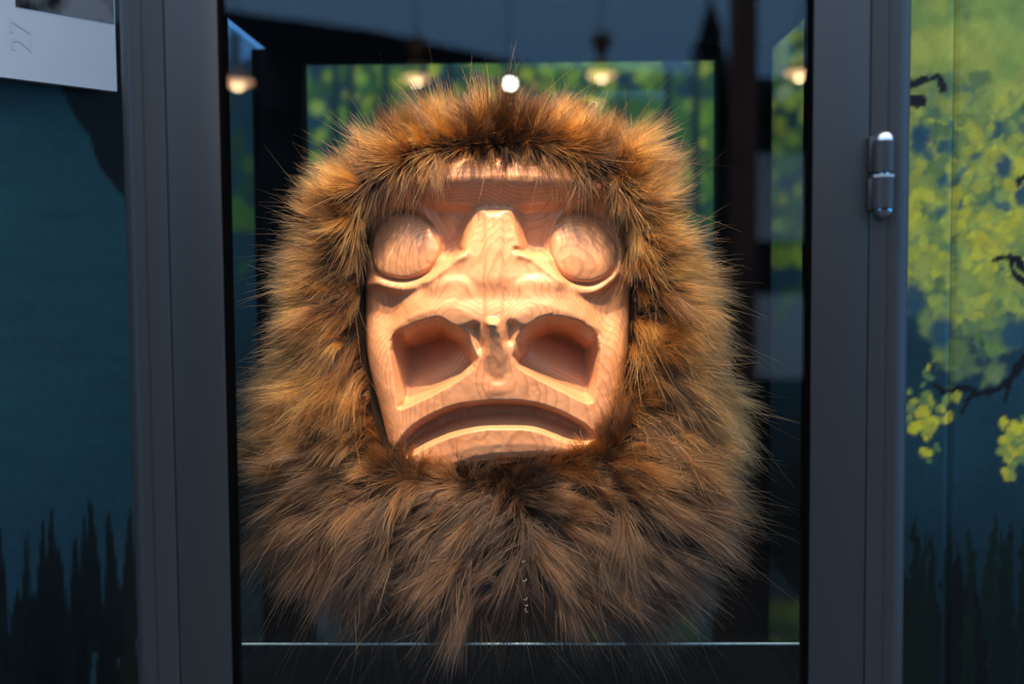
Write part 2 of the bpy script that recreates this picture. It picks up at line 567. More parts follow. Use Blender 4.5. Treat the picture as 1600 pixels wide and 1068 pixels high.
foliage(cv, 34, 1425, 1800, 190, 330, 7, 15, [(48, 84, 92), (56, 92, 90)], 0.85, lambda u, v: 0.7, 0.6)       # gaps of teal
for (u, v, ru, rv) in ((1436, 218, 16, 30), (1568, 262, 12, 20), (1430, 470, 22, 30), (1470, 520, 22, 26), (1585, 520, 24, 30), (1598, 305, 12, 22)):
    cv.daub(u, v, ru, rv, 0.2, pc(34, 70, 88), 0.5, 0.95)
for _ in range(150):                       # hanging clusters
    k = r.integers(3)
    cu, cvv, su, sv = [(1450, 640, 30, 48), (1585, 690, 16, 38), (1700, 640, 30, 50)][k]
    u = r.normal(cu, su * 0.6); v = r.normal(cvv, sv * 0.6)
    rr = r.uniform(5, 12)
    cv.daub(u, v, rr, rr * 0.75, r.uniform(0, 3), pc(*[(125, 140, 68), (165, 165, 55), (95, 122, 75), (195, 180, 50)][r.integers(4)]), 0.4, 0.85)
for u, v in ((1430, 670), (1446, 708), (1458, 655), (1592, 668)):
    cv.daub(u, v, 12, 9, 0.3, pc(205, 188, 50), 0.4, 0.9)
INK = pc(14, 13, 16)
for P, a, b in (([(1415, 133), (1440, 128), (1462, 122), (1470, 125), (1477, 142)], 5, 5), ([(1424, 155), (1440, 158)], 7, 8),
                ([(1548, 407), (1575, 403), (1592, 408), (1625, 440)], 3, 8), ([(1580, 405), (1586, 428), (1602, 448)], 4, 5),
                ([(1464, 602), (1480, 610), (1505, 606), (1535, 612), (1570, 599), (1590, 576), (1625, 545), (1700, 520)], 2.5, 8),
                ([(1528, 611), (1512, 622), (1504, 645)], 3.5, 3), ([(1576, 598), (1574, 612), (1572, 628)], 4, 2.5),
                ([(1588, 288), (1600, 276), (1640, 268)], 4, 5), ([(1640, 150), (1700, 120), (1780, 130)], 4, 6)):
    cv.stroke(P, a, b, INK)
# dark grass
for k in range(260):
    u = r.uniform(300, 1800); tip = 860 + 90 * (vnoise(np.array(u / 70.0), np.array(0.5), 5)) * 1.6 - 60 + r.uniform(-50, 60)
    cv.blade(u, tip, 1200, r.uniform(7, 16), r.uniform(-22, 22), pc(*[(13, 24, 26), (14, 30, 24), (10, 17, 20), (18, 36, 26)][r.integers(4)], 0.5))
wb = empty("wall_right", (0.6, Y_WALL, 0)); tag(wb, kind="structure", label="painted panel wall with yellow green foliage right of the case")
c0 = 0
for (a, b), c in zip(zip(PANEL_EDGES[:-1], PANEL_EDGES[1:]), cols):
    n = len(c)
    blk = PW[:, c0:c0 + n].copy()
    # panel edges turn back into the joint
    e = np.minimum(c - a, b - c)
    blk[:, :, 1] += (0.0022 * (1 - sstep(0.0, 0.006, e)))[None, :]
    grid_wall("panel", blk, cv.C[:, c0:c0 + n], M_PAINT, wb)
    c0 += n
box_obj("backing", 0.333, 1.41, Y_WALL + 0.006, Y_WALL + 0.03, 0, ZL[-1], simple("backing_board", (0.10, 0.13, 0.07), rough=0.8), wb)

# ---- left wall, turned towards the viewer
WA = math.radians(52.0)
TL = np.concatenate([np.arange(0, 0.36, 0.003), np.linspace(0.37, 0.9, 40)])
GT, GZ2 = np.meshgrid(TL, ZL)
LX0, LY0 = -0.352, Y_WALL
PL = np.stack([LX0 - GT * math.cos(WA), LY0 - GT * math.sin(WA), GZ2], -1)
U2, V2 = project(PL)
c2 = Canvas(U2, V2, pc(25, 58, 66, 1.35))
c2.C *= (0.9 + 0.25 * vnoise(U2 / 90, V2 / 14, 9))[..., None]
t = sstep(560, 900, V2)[..., None]
c2.C[:] = c2.C * (1 - t) + pc(24, 50, 62, 1.3) * t
sd = poly_sdf(U2, V2, smooth_poly([(60, 60), (98, 140), (112, 172), (128, 196), (141, 212), (148, 240), (160, 266), (176, 286), (192, 304), (230, 330), (290, 380), (300, 60)], 5))
c2.mix((slice(None), slice(None)), 1 - sstep(-2, 3, sd), pc(5, 5, 7))
r = np.random.default_rng(5)
for (u, tip, wd, ln) in ((2, 818, 13, -4), (40, 822, 8, 2), (62, 806, 9, 6), (82, 790, 12, -2), (100, 850, 12, -8), (121, 834, 13, -4), (136, 800, 9, -6), (150, 775, 13, -10), (180, 796, 13, -12), (200, 790, 12, 4), (222, 770, 12, -4), (-30, 800, 14, 4), (-60, 780, 14, 8)):
    c2.blade(u, tip, tip + 330, wd, ln, pc(12, 17, 18))
for k in range(90):
    u = r.uniform(-400, 260); c2.blade(u, r.uniform(905, 985), 1300, r.uniform(8, 16), r.uniform(-15, 15), pc(*[(11, 16, 17), (14, 22, 20), (10, 13, 15)][r.integers(3)]))
w2 = grid_wall("wall_left", PL[:, ::-1], c2.C[:, ::-1], M_PAINT)
tag(w2, kind="structure", label="dark teal painted wall with black grass left of the case")

# ================================================================== THE SIGN on the left wall
ca, sa = math.cos(WA), math.sin(WA)
NRM = np.array([sa, -ca, 0.0])           # out of the left wall (towards the viewer side)
TAN = np.array([-ca, -sa, 0.0])          # along the wall, away from the case


def lwall(t_, out, z):
    p = np.array([LX0, LY0, 0]) + TAN * t_ + NRM * out
    return (p[0], p[1], z)


def ray_lwall(u, v, out):
    d = _f + (u - CX) / F_PX * _rt - (v - CY) / F_PX * _up
    q = np.array([LX0, LY0, 0]) + NRM * out
    k = ((q - CAM_POS) @ NRM) / (d @ NRM)
    p = CAM_POS + d * k
    return (p - q) @ TAN, p[2]


S_OUT = 0.022
tr_, zb_ = ray_lwall(183, 143, S_OUT)
sign = empty("printed_sign", lwall(tr_ + 0.2, S_OUT, zb_))
tag(sign, "white printed sign with a grey photo at its top on the teal wall", "sign")


def slab(name, t0, t1, o0, o1, z0, z1, mat, parent):
    bm = bmesh.new()
    vs = [bm.verts.new(lwall(a, b, c)) for c in (z0, z1) for b in (o0, o1) for a in (t0, t1)]
    for f in ((0, 1, 3, 2), (4, 6, 7, 5), (0, 4, 5, 1), (2, 3, 7, 6), (0, 2, 6, 4), (1, 5, 7, 3)):
        bm.faces.new([vs[i] for i in f])
    return bm_obj(name, bm, mat, parent)


M_SIGN = simple("white_laminate", (0.88, 0.88, 0.88), rough=0.12, noise=0.015, nscale=15)
slab("board", tr_, tr_ + 0.62, S_OUT - 0.008, S_OUT, zb_, zb_ + 0.55, M_SIGN, sign)
tp, zp = ray_lwall(178, 37, S_OUT)
t_l, _z = ray_lwall(24, 3, S_OUT)
# grey photograph printed on the upper part
m, nt, b = new_mat("grey_print")
tc = nt.nodes.new('ShaderNodeTexCoord'); n = nt.nodes.new('ShaderNodeTexNoise'); n.inputs['Scale'].default_value = 22; n.inputs['Detail'].default_value = 6
nt.links.new(tc.outputs['Object'], n.inputs['Vector'])
rp = nt.nodes.new('ShaderNodeValToRGB'); rp.color_ramp.elements[0].position = 0.42; rp.color_ramp.elements[0].color = (0.02, 0.022, 0.025, 1)
rp.color_ramp.elements[1].position = 0.60; rp.color_ramp.elements[1].color = (0.28, 0.28, 0.28, 1)
nt.links.new(n.outputs['Fac'], rp.inputs[0]); nt.links.new(rp.outputs[0], b.inputs['Base Color']); b.inputs['Roughness'].default_value = 0.15
slab("printed_photo", tp, t_l, S_OUT, S_OUT + 0.0006, zp, zp + 0.38, m, sign)
slab("bracket", tr_ + 0.05, tr_ + 0.10, 0.0, S_OUT - 0.008, zb_ + 0.1, zb_ + 0.4, M_DARK, sign)
slab("bracket", tr_ + 0.45, tr_ + 0.50, 0.0, S_OUT - 0.008, zb_ + 0.1, zb_ + 0.4, M_DARK, sign)
# faint vertical lettering
fc = bpy.data.curves.new("printed_number", 'FONT'); fc.body = "27"; fc.size = 0.030; fc.align_x = 'CENTER'; fc.align_y = 'CENTER'
fo = bpy.data.objects.new("printed_number", fc); COL.objects.link(fo)
fc.materials.append(simple("faint_ink", (0.79, 0.80, 0.81), rough=0.3))
tn, zn = ray_lwall(34, 56, S_OUT)
pp = Vector(lwall(tn, S_OUT + 0.0004, zn))
ax_x = Vector((0, 0, 1)); ax_z = Vector(NRM); ax_y = ax_z.cross(ax_x)
fo.matrix_world = Matrix(((ax_x.x, ax_y.x, ax_z.x, pp.x), (ax_x.y, ax_y.y, ax_z.y, pp.y), (ax_x.z, ax_y.z, ax_z.z, pp.z), (0, 0, 0, 1)))
mw = fo.matrix_world.copy()
fm = bpy.data.meshes.new_from_object(fo); bpy.data.objects.remove(fo)
fo = bpy.data.objects.new("printed_number", fm); COL.objects.link(fo); fo.parent = sign; fo.matrix_parent_inverse = Matrix.Translation(-Vector(sign.location)); fo.matrix_basis = mw

# ================================================================== THE DISPLAY CASE
def gx(u, Y=Y_GLASS, v=420): return float(unproj(u, v, Y)[0])


XLO, XLG, XLS = gx(197), gx(270), gx(356)       # left: outer, groove, glass edge
XRS, XRG, XRO = gx(1261), gx(1353), gx(1420)    # right: glass edge, groove, outer
Z_TOP = float(unproj(800, 74, Y_BACK)[2])
Y_SHELF = 1.022
Z_SHELF = float(unproj(800, 1001, Y_SHELF)[2])
Z_HEAD = 1.95                                    # underside of the door head; unseen front raised to let the spot beams in
Z_FT, Z_FB = Z_HEAD + 0.05, 0.0
Y_RISE = 1.045
YF = Y_GLASS - 0.008                              # front face of frame
case = empty("display_case", ((XLO + XRO) / 2, 1.14, 0))
tag(case, "grey metal framed glass display case holding the furry mask", "display case")


def rounded_post(x_in, x_out, sgn):
    """front post: flat face with a fat rounded outer edge and a small step"""
    R = 0.013
    prof = [(x_in, YF + 0.05), (x_in, YF), (x_in + sgn * 0.0012, YF - 0.0008)]
    xs = x_out - sgn * R * 1.45
    prof += [(xs - sgn * 0.0012, YF - 0.0008), (xs, YF + 0.0006)]
    cxp, cyp = x_out - sgn * R, YF + R - 0.001
    for k in range(0, 13):
        a = math.pi / 2 * k / 12
        prof.append((cxp + sgn * R * math.sin(a), cyp - R * math.cos(a)))
    prof += [(x_out, YF + 0.05)]
    return prof if sgn > 0 else prof


extrude_profile("frame_post", rounded_post(XLG - 0.0003, XLO, -1), Z_FB, Z_FT, M_FRAME, case)
extrude_profile("frame_post", rounded_post(XRG + 0.0003, XRO, 1), Z_FB, Z_FT, M_FRAME, case)
# back posts
XBL0, XBL1 = gx(408, Y_BACK), gx(478, Y_BACK)
XBR0, XBR1 = gx(1120, Y_BACK), gx(1197, Y_BACK)
box_obj("back_post", XBL0 - 0.004, XBL1, Y_BACK - 0.012, Y_BACK + 0.03, Z_FB, Z_TOP, M_DARK, case, 0.002)
box_obj("back_post", XBR0, XBR1 + 0.004, Y_BACK - 0.012, Y_BACK + 0.03, Z_FB, Z_TOP, M_DARK, case, 0.002)
Z_RAIL = float(unproj(800, 92, Y_BACK)[2])
box_obj("back_rail", XBL1, XBR0, Y_BACK - 0.010, Y_BACK + 0.03, Z_RAIL, Z_TOP, M_DARK, case, 0.002)
# top, plinth
box_obj("top_panel", XLO + 0.002, XRO - 0.002, Y_RISE, Y_BACK + 0.03, Z_TOP, Z_TOP + 0.03, M_DARK, case, 0.003)
box_obj("added_head_riser", XLO + 0.002, XRO - 0.002, Y_RISE, Y_RISE + 0.02, Z_TOP + 0.03, Z_FT, M_DARK, case, 0.002)  # unseen raised head, added so the spot beams clear the case top
box_obj("added_head_top", XLO + 0.002, XRO - 0.002, YF + 0.004, Y_RISE + 0.02, Z_FT, Z_FT + 0.03, M_DARK, case, 0.003)
for xa, xb in ((XLO + 0.003, XLO + 0.008), (XRO - 0.008, XRO - 0.003)):
    box_obj("added_head_side", xa, xb, YF + 0.052, Y_RISE, Z_TOP, Z_FT, M_DARK, case)
XSL, XSR = XBL0 + 0.0, XBR1 - 0.0
ZP = Z_SHELF - 0.10
box_obj("plinth", XLO + 0.004, XRO - 0.004, YF + 0.052, Y_BACK + 0.028, 0.0, ZP, M_DARK, case, 0.003)
# glass
box_obj("side_glass", XSL, XSL + 0.004, YF + 0.05, Y_BACK - 0.012, ZP, Z_TOP, M_GLASS, case)
box_obj("side_glass", XSR - 0.004, XSR, YF + 0.05, Y_BACK - 0.012, ZP, Z_TOP, M_GLASS, case)
box_obj("back_glass", XBL1, XBR0, Y_BACK + 0.004, Y_BACK + 0.008, ZP, Z_RAIL, M_GLASS, case)
sh = box_obj("glass_shelf", XSL + 0.006, XSR - 0.006, Y_SHELF, Y_BACK - 0.014, Z_SHELF - 0.005, Z_SHELF, M_SHELF, case)
M_EDGE = simple("polished_glass_edge", (0.22, 0.36, 0.42), rough=0.2, noise=0.1, nscale=60)
tube_obj("polished_edge", [(XSL + 0.007, Y_SHELF - 0.0005, Z_SHELF - 0.0025), (XSR - 0.007, Y_SHELF - 0.0005, Z_SHELF - 0.0025)], 0.0013, M_EDGE, sh, 12)
for x0, x1 in ((XSL + 0.004, XSL + 0.03), (XSR - 0.03, XSR - 0.004)):
    for y in (1.06, 1.32):
        box_obj("shelf_clip", x0, x1, y, y + 0.02, Z_SHELF - 0.013, Z_SHELF - 0.0052, M_DARK, case, 0.001)
# door
door = empty("door", ((XLG + XRG) / 2, YF, 0)); door.parent = case
door.matrix_parent_inverse = Matrix.Translation(-Vector(case.location))
DZ0, DZ1 = ZP - 0.03, Z_HEAD + 0.04


def dsub(name, *a, mat=M_FRAME, bevel=0.0012):
    o = box_obj(name, *a, mat, None, bevel)
    o.parent = door
    o.matrix_parent_inverse = (Matrix.Translation(-Vector(door.location)))
    return o


ST = Z_HEAD + 0.02
dsub("stile", XLG + 0.0003, XLS - 0.0022, YF + 0.0006, YF + 0.0055, DZ0, DZ1, bevel=0.0007)
dsub("stile", XRS + 0.0022, XRG - 0.0003, YF + 0.0006, YF + 0.0055, DZ0, DZ1, bevel=0.0007)
dsub("door_rail", XLS - 0.002, XRS + 0.002, YF + 0.0012, YF + 0.026, Z_HEAD, DZ1)
dsub("door_rail", XLS - 0.002, XRS + 0.002, YF + 0.0012, YF + 0.026, DZ0, ZP + 0.03)
dsub("gasket", XLG + 0.004, XLS + 0.0002, YF + 0.0035, YF + 0.024, ZP + 0.03, Z_HEAD, mat=M_GASKET, bevel=0)
dsub("gasket", XRS - 0.0002, XRG - 0.004, YF + 0.0035, YF + 0.024, ZP + 0.03, Z_HEAD, mat=M_GASKET, bevel=0)
dsub("door_glass", XLS - 0.003, XRS + 0.003, Y_GLASS, Y_GLASS + 0.005, ZP + 0.03, Z_HEAD, mat=M_GLASS, bevel=0)
dsub("door_panel", XLG + 0.001, XRG - 0.001, YF + 0.002, YF + 0.026, 0.05, DZ0 - 0.003)

# hinge on the right post
hx = gx(1380, YF - 0.006, 270); hy = YF - 0.0075
zh = lambda v: float(unproj(1380, v, hy)[2])
RH = 15.2 * hy / F_PX
hinge = empty("hinge", (hx, hy, zh(273))); hinge.parent = case
hinge.matrix_parent_inverse = Matrix.Translation(-Vector(case.location))


def hsub(o):
    o.parent = hinge; o.matrix_parent_inverse = Matrix.Translation(-Vector(hinge.location)); return o


zt, zm, zbm = zh(220), zh(273), zh(326)
e = 0.0008
hsub(lathe_obj("barrel", [(0, zm + 0.0016), (RH - e, zm + 0.0016), (RH, zm + 0.0024), (RH, zt - e), (RH - e, zt), (0, zt)], hx, hy, M_FRAME))
hsub(lathe_obj("barrel", [(0, zbm), (RH - e, zbm), (RH, zbm + e), (RH, zm - 0.0028), (RH - e, zm - 0.002), (0, zm - 0.002)], hx, hy, M_FRAME))
hsub(lathe_obj("washer", [(0, zm - 0.0019), (RH * 1.03, zm - 0.0019), (RH * 1.03, zm + 0.0002), (0, zm + 0.0002)], hx, hy, M_WASHER))
hsub(lathe_obj("pin", [(0, zm + 0.0003), (RH * 0.55, zm + 0.0003), (RH * 0.55, zm + 0.0015), (0, zm + 0.0015)], hx, hy, M_CHROME))
HC = 15 * hy / F_PX
dome = [(RH * 0.94 * math.cos(a), HC * math.sin(a)) for a in np.linspace(0, math.pi / 2, 9)]
hsub(lathe_obj("cap", [(0, zt + 0.0001)] + [(max(r_, 0), zt + 0.0002 + z_) for r_, z_ in dome], hx, hy, M_CHROME))
hsub(lathe_obj("cap", [(0, zbm - 0.0001)] + [(max(r_, 0), zbm - 0.0002 - z_) for r_, z_ in dome], hx, hy, M_CHROME))
hsub(box_obj("leaf", gx(1354, YF), hx - RH * 0.4, YF - 0.0035, YF - 0.0005, zm + 0.002, zt + 0.004, M_FRAME, None, 0.0008))
hsub(box_obj("leaf", gx(1353, YF), hx - RH * 0.4, YF - 0.0045, YF - 0.0005, zbm - 0.001, zm - 0.0025, M_FRAME, None, 0.0008))

# two display spot lamps on arms above the case front, aimed down through the door glass at the mask
for sx, lb in ((-0.185, "left display spot lamp on an arm above the case"), (0.115, "right display spot lamp on an arm above the case")):
    P0 = Vector((sx, 0.65, 2.26)); T0 = Vector((-0.035, 1.04, 1.47)); dv = (T0 - P0).normalized()
    zb0 = Z_FT + 0.03
    al = empty("arm_spot_lamp", (sx, YF + 0.05, zb0)); tag(al, lb, "lamp", "display spot lamps above the case")
    lathe_obj("base", [(0, zb0), (0.03, zb0), (0.03, zb0 + 0.008), (0.008, zb0 + 0.012), (0, zb0 + 0.012)], sx, YF + 0.05, M_DARK, al)
    bk = P0 - dv * 0.09
    tube_obj("arm", [(sx, YF + 0.05, zb0 + 0.01), (sx, YF + 0.05, 2.20), (sx, YF + 0.03, 2.30), (sx, YF - 0.06, 2.37), (sx, bk.y + 0.02, bk.z + 0.03), tuple(bk)], 0.006, M_DARK, al, 10)
    rot = Vector((0, 0, -1)).rotation_difference(dv).to_matrix().to_4x4(); rot.translation = P0
    for nm, prof, mt in (("housing", [(0, 0.095), (0.018, 0.09), (0.026, 0.07), (0.030, 0.0), (0.033, -0.004), (0.033, -0.010), (0.029, -0.010), (0.028, 0.004), (0, 0.006)], M_DARK),
                         ("lens", [(0, -0.001), (0.027, -0.001), (0.027, 0.003), (0, 0.003)], emit_mat("lit_lens", (1.0, 0.7, 0.42), 4.0))):
        o = lathe_obj(nm, prof, 0, 0, mt, al)
        o.data.transform(rot)
    ld = bpy.data.lights.new("case_spot", 'SPOT'); ld.energy = SPOT_POWER; ld.color = SPOT_COLOR
    ld.spot_size = math.radians(SPOT_CONE); ld.spot_blend = 0.55; ld.shadow_soft_size = 0.014
    lo = bpy.data.objects.new("case_spot", ld); COL.objects.link(lo); lo.location = P0 + dv * 0.012
    lo.rotation_euler = dv.to_track_quat('-Z', 'Y').to_euler()

# ================================================================== THE MASK
mask_base = facept(785, 945, 0)
mask = empty("carved_mask", (float(mask_base[0]), Y_FACE + 0.02, Z_SHELF))
tag(mask, "carved pale wooden mask with scowling mouth framed by shaggy brown fur", "mask")

us = np.arange(546, 1006, 1.5); vs_ = np.arange(222, 786, 1.5)
UU, VV = np.meshgrid(us, vs_)
FACE = smooth_poly([(600, 262), (690, 238), (780, 232), (880, 238), (950, 268), (974, 320), (986, 390), (991, 460), (988, 540), (978, 610), (960, 672), (920, 722), (860, 758), (790, 772), (710, 764), (640, 742), (602, 706), (588, 650), (572, 590), (562, 530), (562, 450), (567, 380), (574, 315)], 4)
sdf = poly_sdf(UU, VV, FACE)
din = np.clip(-sdf, 0, None)
x = (UU - 778)
H = -28 * (x / 215) ** 2
q = 1 - np.clip(din / 34, 0, 1)
H += -34 * (1 - np.sqrt(np.clip(1 - q * q, 0, 1)))
H += 16 * np.exp(-(x / 150) ** 2 - ((VV - 560) / 120) ** 2)          # muzzle
# brow
vb = 276 + 0.00055 * (UU - 780) ** 2
tb = VV - vb
brow = np.where(tb < 0, 30 + 0.26 * np.maximum(tb, -60), 30 - 34 * sstep(-2, 52, tb) * 1.0)
brow = np.where(tb < 0, brow, brow)
wbrow = 1 - sstep(52, 90, tb)
H += np.where(tb < 52, brow, -4 * (1 - sstep(52, 120, tb)))
# nose bridge
cxn = 773 + 0 * VV
hw = np.interp(VV, [325, 345, 370, 392, 410, 440], [26, 30, 38, 48, 70, 110])
br = 1 - sstep(hw - 9, hw + 9, np.abs(UU - cxn))
br_h = np.interp(VV, [318, 326, 330, 390, 450, 480, 500], [0, 2, 8, 11, 13, 15, 15])
fade = sstep(319, 328, VV) * (1 - sstep(430, 470, VV))
H += br * br_h * fade
strip = (1 - sstep(9, 19, np.abs(UU - 772))) * sstep(328, 340, VV) * (1 - sstep(500, 510, VV))
H += 5 * strip
# sockets between eyes and bridge
for P in ([(655, 316), (742, 322), (732, 352), (722, 394), (705, 400), (686, 402), (684, 370), (672, 342)], [(803, 322), (895, 316), (872, 342), (862, 372), (862, 402), (836, 400), (815, 394), (810, 352)]):
    sd = poly_sdf(UU, VV, P)
    H -= 29 * (1 - sstep(-14, 5, sd)) * (0.5 + 0.5 * sstep(322, 380, VV))
# lower lids / inner eye lines
EYES = [(631, 383, 57, 57, 0.10), (912, 385, 56, 55, -0.10)]
EYEPOLY = [smooth_poly([(575, 395), (580, 360), (597, 338), (620, 328), (648, 334), (672, 352), (687, 378), (684, 402), (668, 423), (640, 435), (610, 434), (584, 422)], 5),
           smooth_poly([(860, 380), (868, 356), (884, 336), (905, 330), (928, 336), (950, 356), (965, 384), (964, 410), (950, 430), (922, 442), (890, 436), (868, 414)], 5)]
eye_masks = []
for (eu, ev, ru, rv, _), P in zip(EYES, EYEPOLY):
    sd = poly_sdf(UU, VV, P)
    ins = np.clip(-sd / 52, 0, 1)
    H_before = H.copy()
    dome = -6 + 14 * (1 - (1 - ins) ** 2.3)
    # flatten the base under the eye to a smooth tilt and add the dome
    base_e = -28 * (x / 215) ** 2 + 0.22 * (VV - ev)
    H = np.where(sd < 0, base_e + dome, H)
    ring = np.exp(-((sd - 1.5) / 2.8) ** 2)
    H -= 9 * ring
    eye_masks.append(sd < 0)
LIDL = smooth_poly([(566, 446), (585, 441), (606, 447), (634, 450), (664, 440), (686, 422), (704, 406), (724, 400)], 5, closed=False)
LIDR = smooth_poly([(812, 398), (838, 402), (856, 416), (876, 438), (900, 452), (926, 454), (950, 442), (968, 424), (976, 430)], 5, closed=False)
for L_, cu, cvv in ((LIDL, 598, 486), (LIDR, 957, 484)):
    d = seg_dist(UU, VV, L_)
    out_eye = np.ones_like(UU, bool)
    for mk in eye_masks: out_eye &= ~mk
    H += 4.5 * np.exp(-(d / 8.0) ** 2) * out_eye
    lv = np.interp(UU, [p[0] for p in L_], [p[1] for p in L_])
    H -= 17 * np.exp(-((UU - cu) / 34) ** 2 - ((VV - cvv) / 40) ** 2) * sstep(1, 14, VV - lv)
# small dark creases at the inner corners
for a, b_ in (((699, 394), (722, 391)), ((806, 390), (836, 394))):
    H -= 7 * np.exp(-(seg_dist(UU, VV, [a, b_]) / 4.0) ** 2)
# nose wings
WINGL = smooth_poly([(752, 505), (750, 458), (736, 436), (708, 429), (672, 440), (630, 474), (604, 520), (640, 520), (700, 520)], 4)
WINGR = smooth_poly([(792, 505), (794, 455), (808, 434), (840, 427), (880, 440), (920, 474), (944, 520), (900, 520), (840, 520)], 4)
for P in (WINGL, WINGR):
    sd = poly_sdf(UU, VV, P)
    H += (4 * (1 - sstep(-14, 2, sd)) + 10 * (1 - sstep(-55, 3, sd))) * (1 - 0.5 * sstep(505, 540, VV))
H += 10 * np.exp(-((UU - 772) / 95) ** 2 - ((VV - 492) / 34) ** 2)
# nostrils
NL = [(607, 547), (609, 529), (627, 514), (651, 502), (681, 494), (693, 495), (708, 505), (735, 522), (749, 557), (720, 589), (675, 616), (630, 637), (619, 631), (612, 580)]
NR = [(801, 549), (805, 529), (825, 505), (852, 491), (879, 493), (909, 502), (930, 520), (939, 547), (934, 595), (928, 625), (918, 629), (885, 613), (840, 589), (810, 571)]
nostril_masks = []
for P, low, top_, side_ in ((NL, [(752, 556), (720, 589), (675, 616), (630, 638)], NL[2:9], [(610, 526), (607, 547), (612, 580), (619, 631)]),
                            (NR, [(799, 552), (810, 571), (840, 589), (885, 613), (919, 631)], NR[0:7], [(934, 528), (939, 549), (934, 595), (928, 625), (920, 630)])):
    sd = poly_sdf(UU, VV, smooth_poly(P, 4))
    dr = np.clip(-sd, 0, None)
    dl = seg_dist(UU, VV, low)
    dt = seg_dist(UU, VV, top_)
    dsd = seg_dist(UU, VV, side_)
    wall = np.minimum(np.where(dt < 15, 1.5 * dt, 22 + 4 * (dt - 15)), 1.5 + 4.5 * dsd)
    floor_ = 42 * (1 - np.exp(-dl / 2.8)) + 0.5 * dl + 30 * sstep(25, 70, dl)
    H -= np.minimum(wall, floor_) * (sd < 0)
    nostril_masks.append(sd < -0.5)
# nose tip and columella
COLU = smooth_poly([(761, 500), (781, 502), (790, 530), (796, 558), (790, 590), (780, 597), (764, 588), (757, 560), (762, 530)], 4)
sd = poly_sdf(UU, VV, COLU)
H += np.interp(VV, [430, 498, 506, 597, 605], [0, 15, 19, -4, 0]) * (1 - sstep(-7, 5, sd))
for a, b_ in (((742, 512), (752, 542)), ((800, 508), (796, 530))):
    H -= 10 * np.exp(-(seg_dist(UU, VV, [a, b_]) / 7.0) ** 2)
H += 3.5 * np.exp(-((UU - 778) / 26) ** 2 - ((VV - 606) / 16) ** 2)
# mouth
MU = smooth_poly([(612, 708), (630, 679), (660, 655), (705, 634), (750, 626), (795, 624), (828, 627), (858, 635), (891, 650), (918, 667), (934, 686)], 4, closed=False)
ML = smooth_poly([(934, 686), (914, 694), (888, 692), (864, 682), (834, 671), (795, 668), (750, 670), (708, 680), (669, 697), (639, 714), (620, 718), (612, 708)], 4, closed=False)
sd = poly_sdf(UU, VV, MU + ML[1:-1])
du, dl = seg_dist(UU, VV, MU), seg_dist(UU, VV, ML)
mouth = np.minimum(np.minimum(4.2 * du, 58 + 0 * du), 3.0 + 3.4 * dl)
H -= mouth * (sd < 0)
mouth_mask = sd < -0.5
# lower lip and chin
lipu = np.interp(UU, [612, 639, 669, 708, 750, 795, 834, 864, 888, 934], [712, 714, 697, 680, 670, 668, 671, 682, 692, 690])
lipl = np.interp(UU, [600, 639, 708, 744, 780, 819, 870, 920], [742, 738, 735, 723, 717, 716, 712, 716])
tl = (VV - lipu) / np.maximum(lipl - lipu, 14)
below = VV > lipu
lat = 1 - sstep(110, 165, np.abs(UU - 782))
lip = np.interp(tl, [0, 0.12, 0.5, 0.78, 1.0, 1.12, 1.5, 2.2], [0, 0, 0.5, -2, -9, -26, -25, -20])
H += np.where(below, lip * lat, 0)
H += 9 * np.exp(-((UU - 790) / 24) ** 2 - ((VV - 752) / 17) ** 2)
lip_mask = (tl > 0) & (tl < 1.05) & (np.abs(UU - 776) < 135)
# light smoothing keeps the carved edges but removes stair steps
for _ in range(3):
    K = H.copy()
    K[1:-1, 1:-1] = 0.5 * H[1:-1, 1:-1] + 0.125 * (H[:-2, 1:-1] + H[2:, 1:-1] + H[1:-1, :-2] + H[1:-1, 2:])
    H = K
H += 0.9 * (vnoise(UU / 13, VV / 17, 21) - 0.5) + 0.5 * (vnoise(UU / 6, VV / 7, 22) - 0.5)
# skirt of the block
H = np.where(sdf > 0, H - 3.2 * np.clip(sdf, 0, 30), H)
PF = facept(UU, VV, H)
nv, nu = UU.shape
dPu = np.gradient(PF, axis=1); dPv = np.gradient(PF, axis=0)
NF = np.cross(dPv, dPu); NF /= np.linalg.norm(NF, axis=-1, keepdims=True)
if NF[nv // 2, nu // 2, 1] > 0: NF = -NF
keep = sdf < 24
region = np.zeros(UU.shape, int)
nose_mask = (poly_sdf(UU, VV, smooth_poly([(757, 330), (787, 330), (792, 400), (792, 500), (797, 560), (790, 597), (764, 597), (756, 560), (754, 500), (754, 400)], 3)) < 0)
region[nose_mask] = 6
region[(tb < 48) & (VV < 330) & (region == 0)] = 7
region[eye_masks[0]] = 1; region[eye_masks[1]] = 2
region[nostril_masks[0]] = 3; region[nostril_masks[1]] = 4
region[mouth_mask] = 5
region[lip_mask & (region == 0)] = 8
idx = np.arange(nv * nu).reshape(nv, nu)
Q = np.stack([idx[1:, :-1], idx[1:, 1:], idx[:-1, 1:], idx[:-1, :-1]], -1).reshape(-1, 4)
kq = keep.ravel()[Q].all(1); rq = region[:-1, :-1].ravel()
Vf, Nf = PF.reshape(-1, 3), NF.reshape(-1, 3)
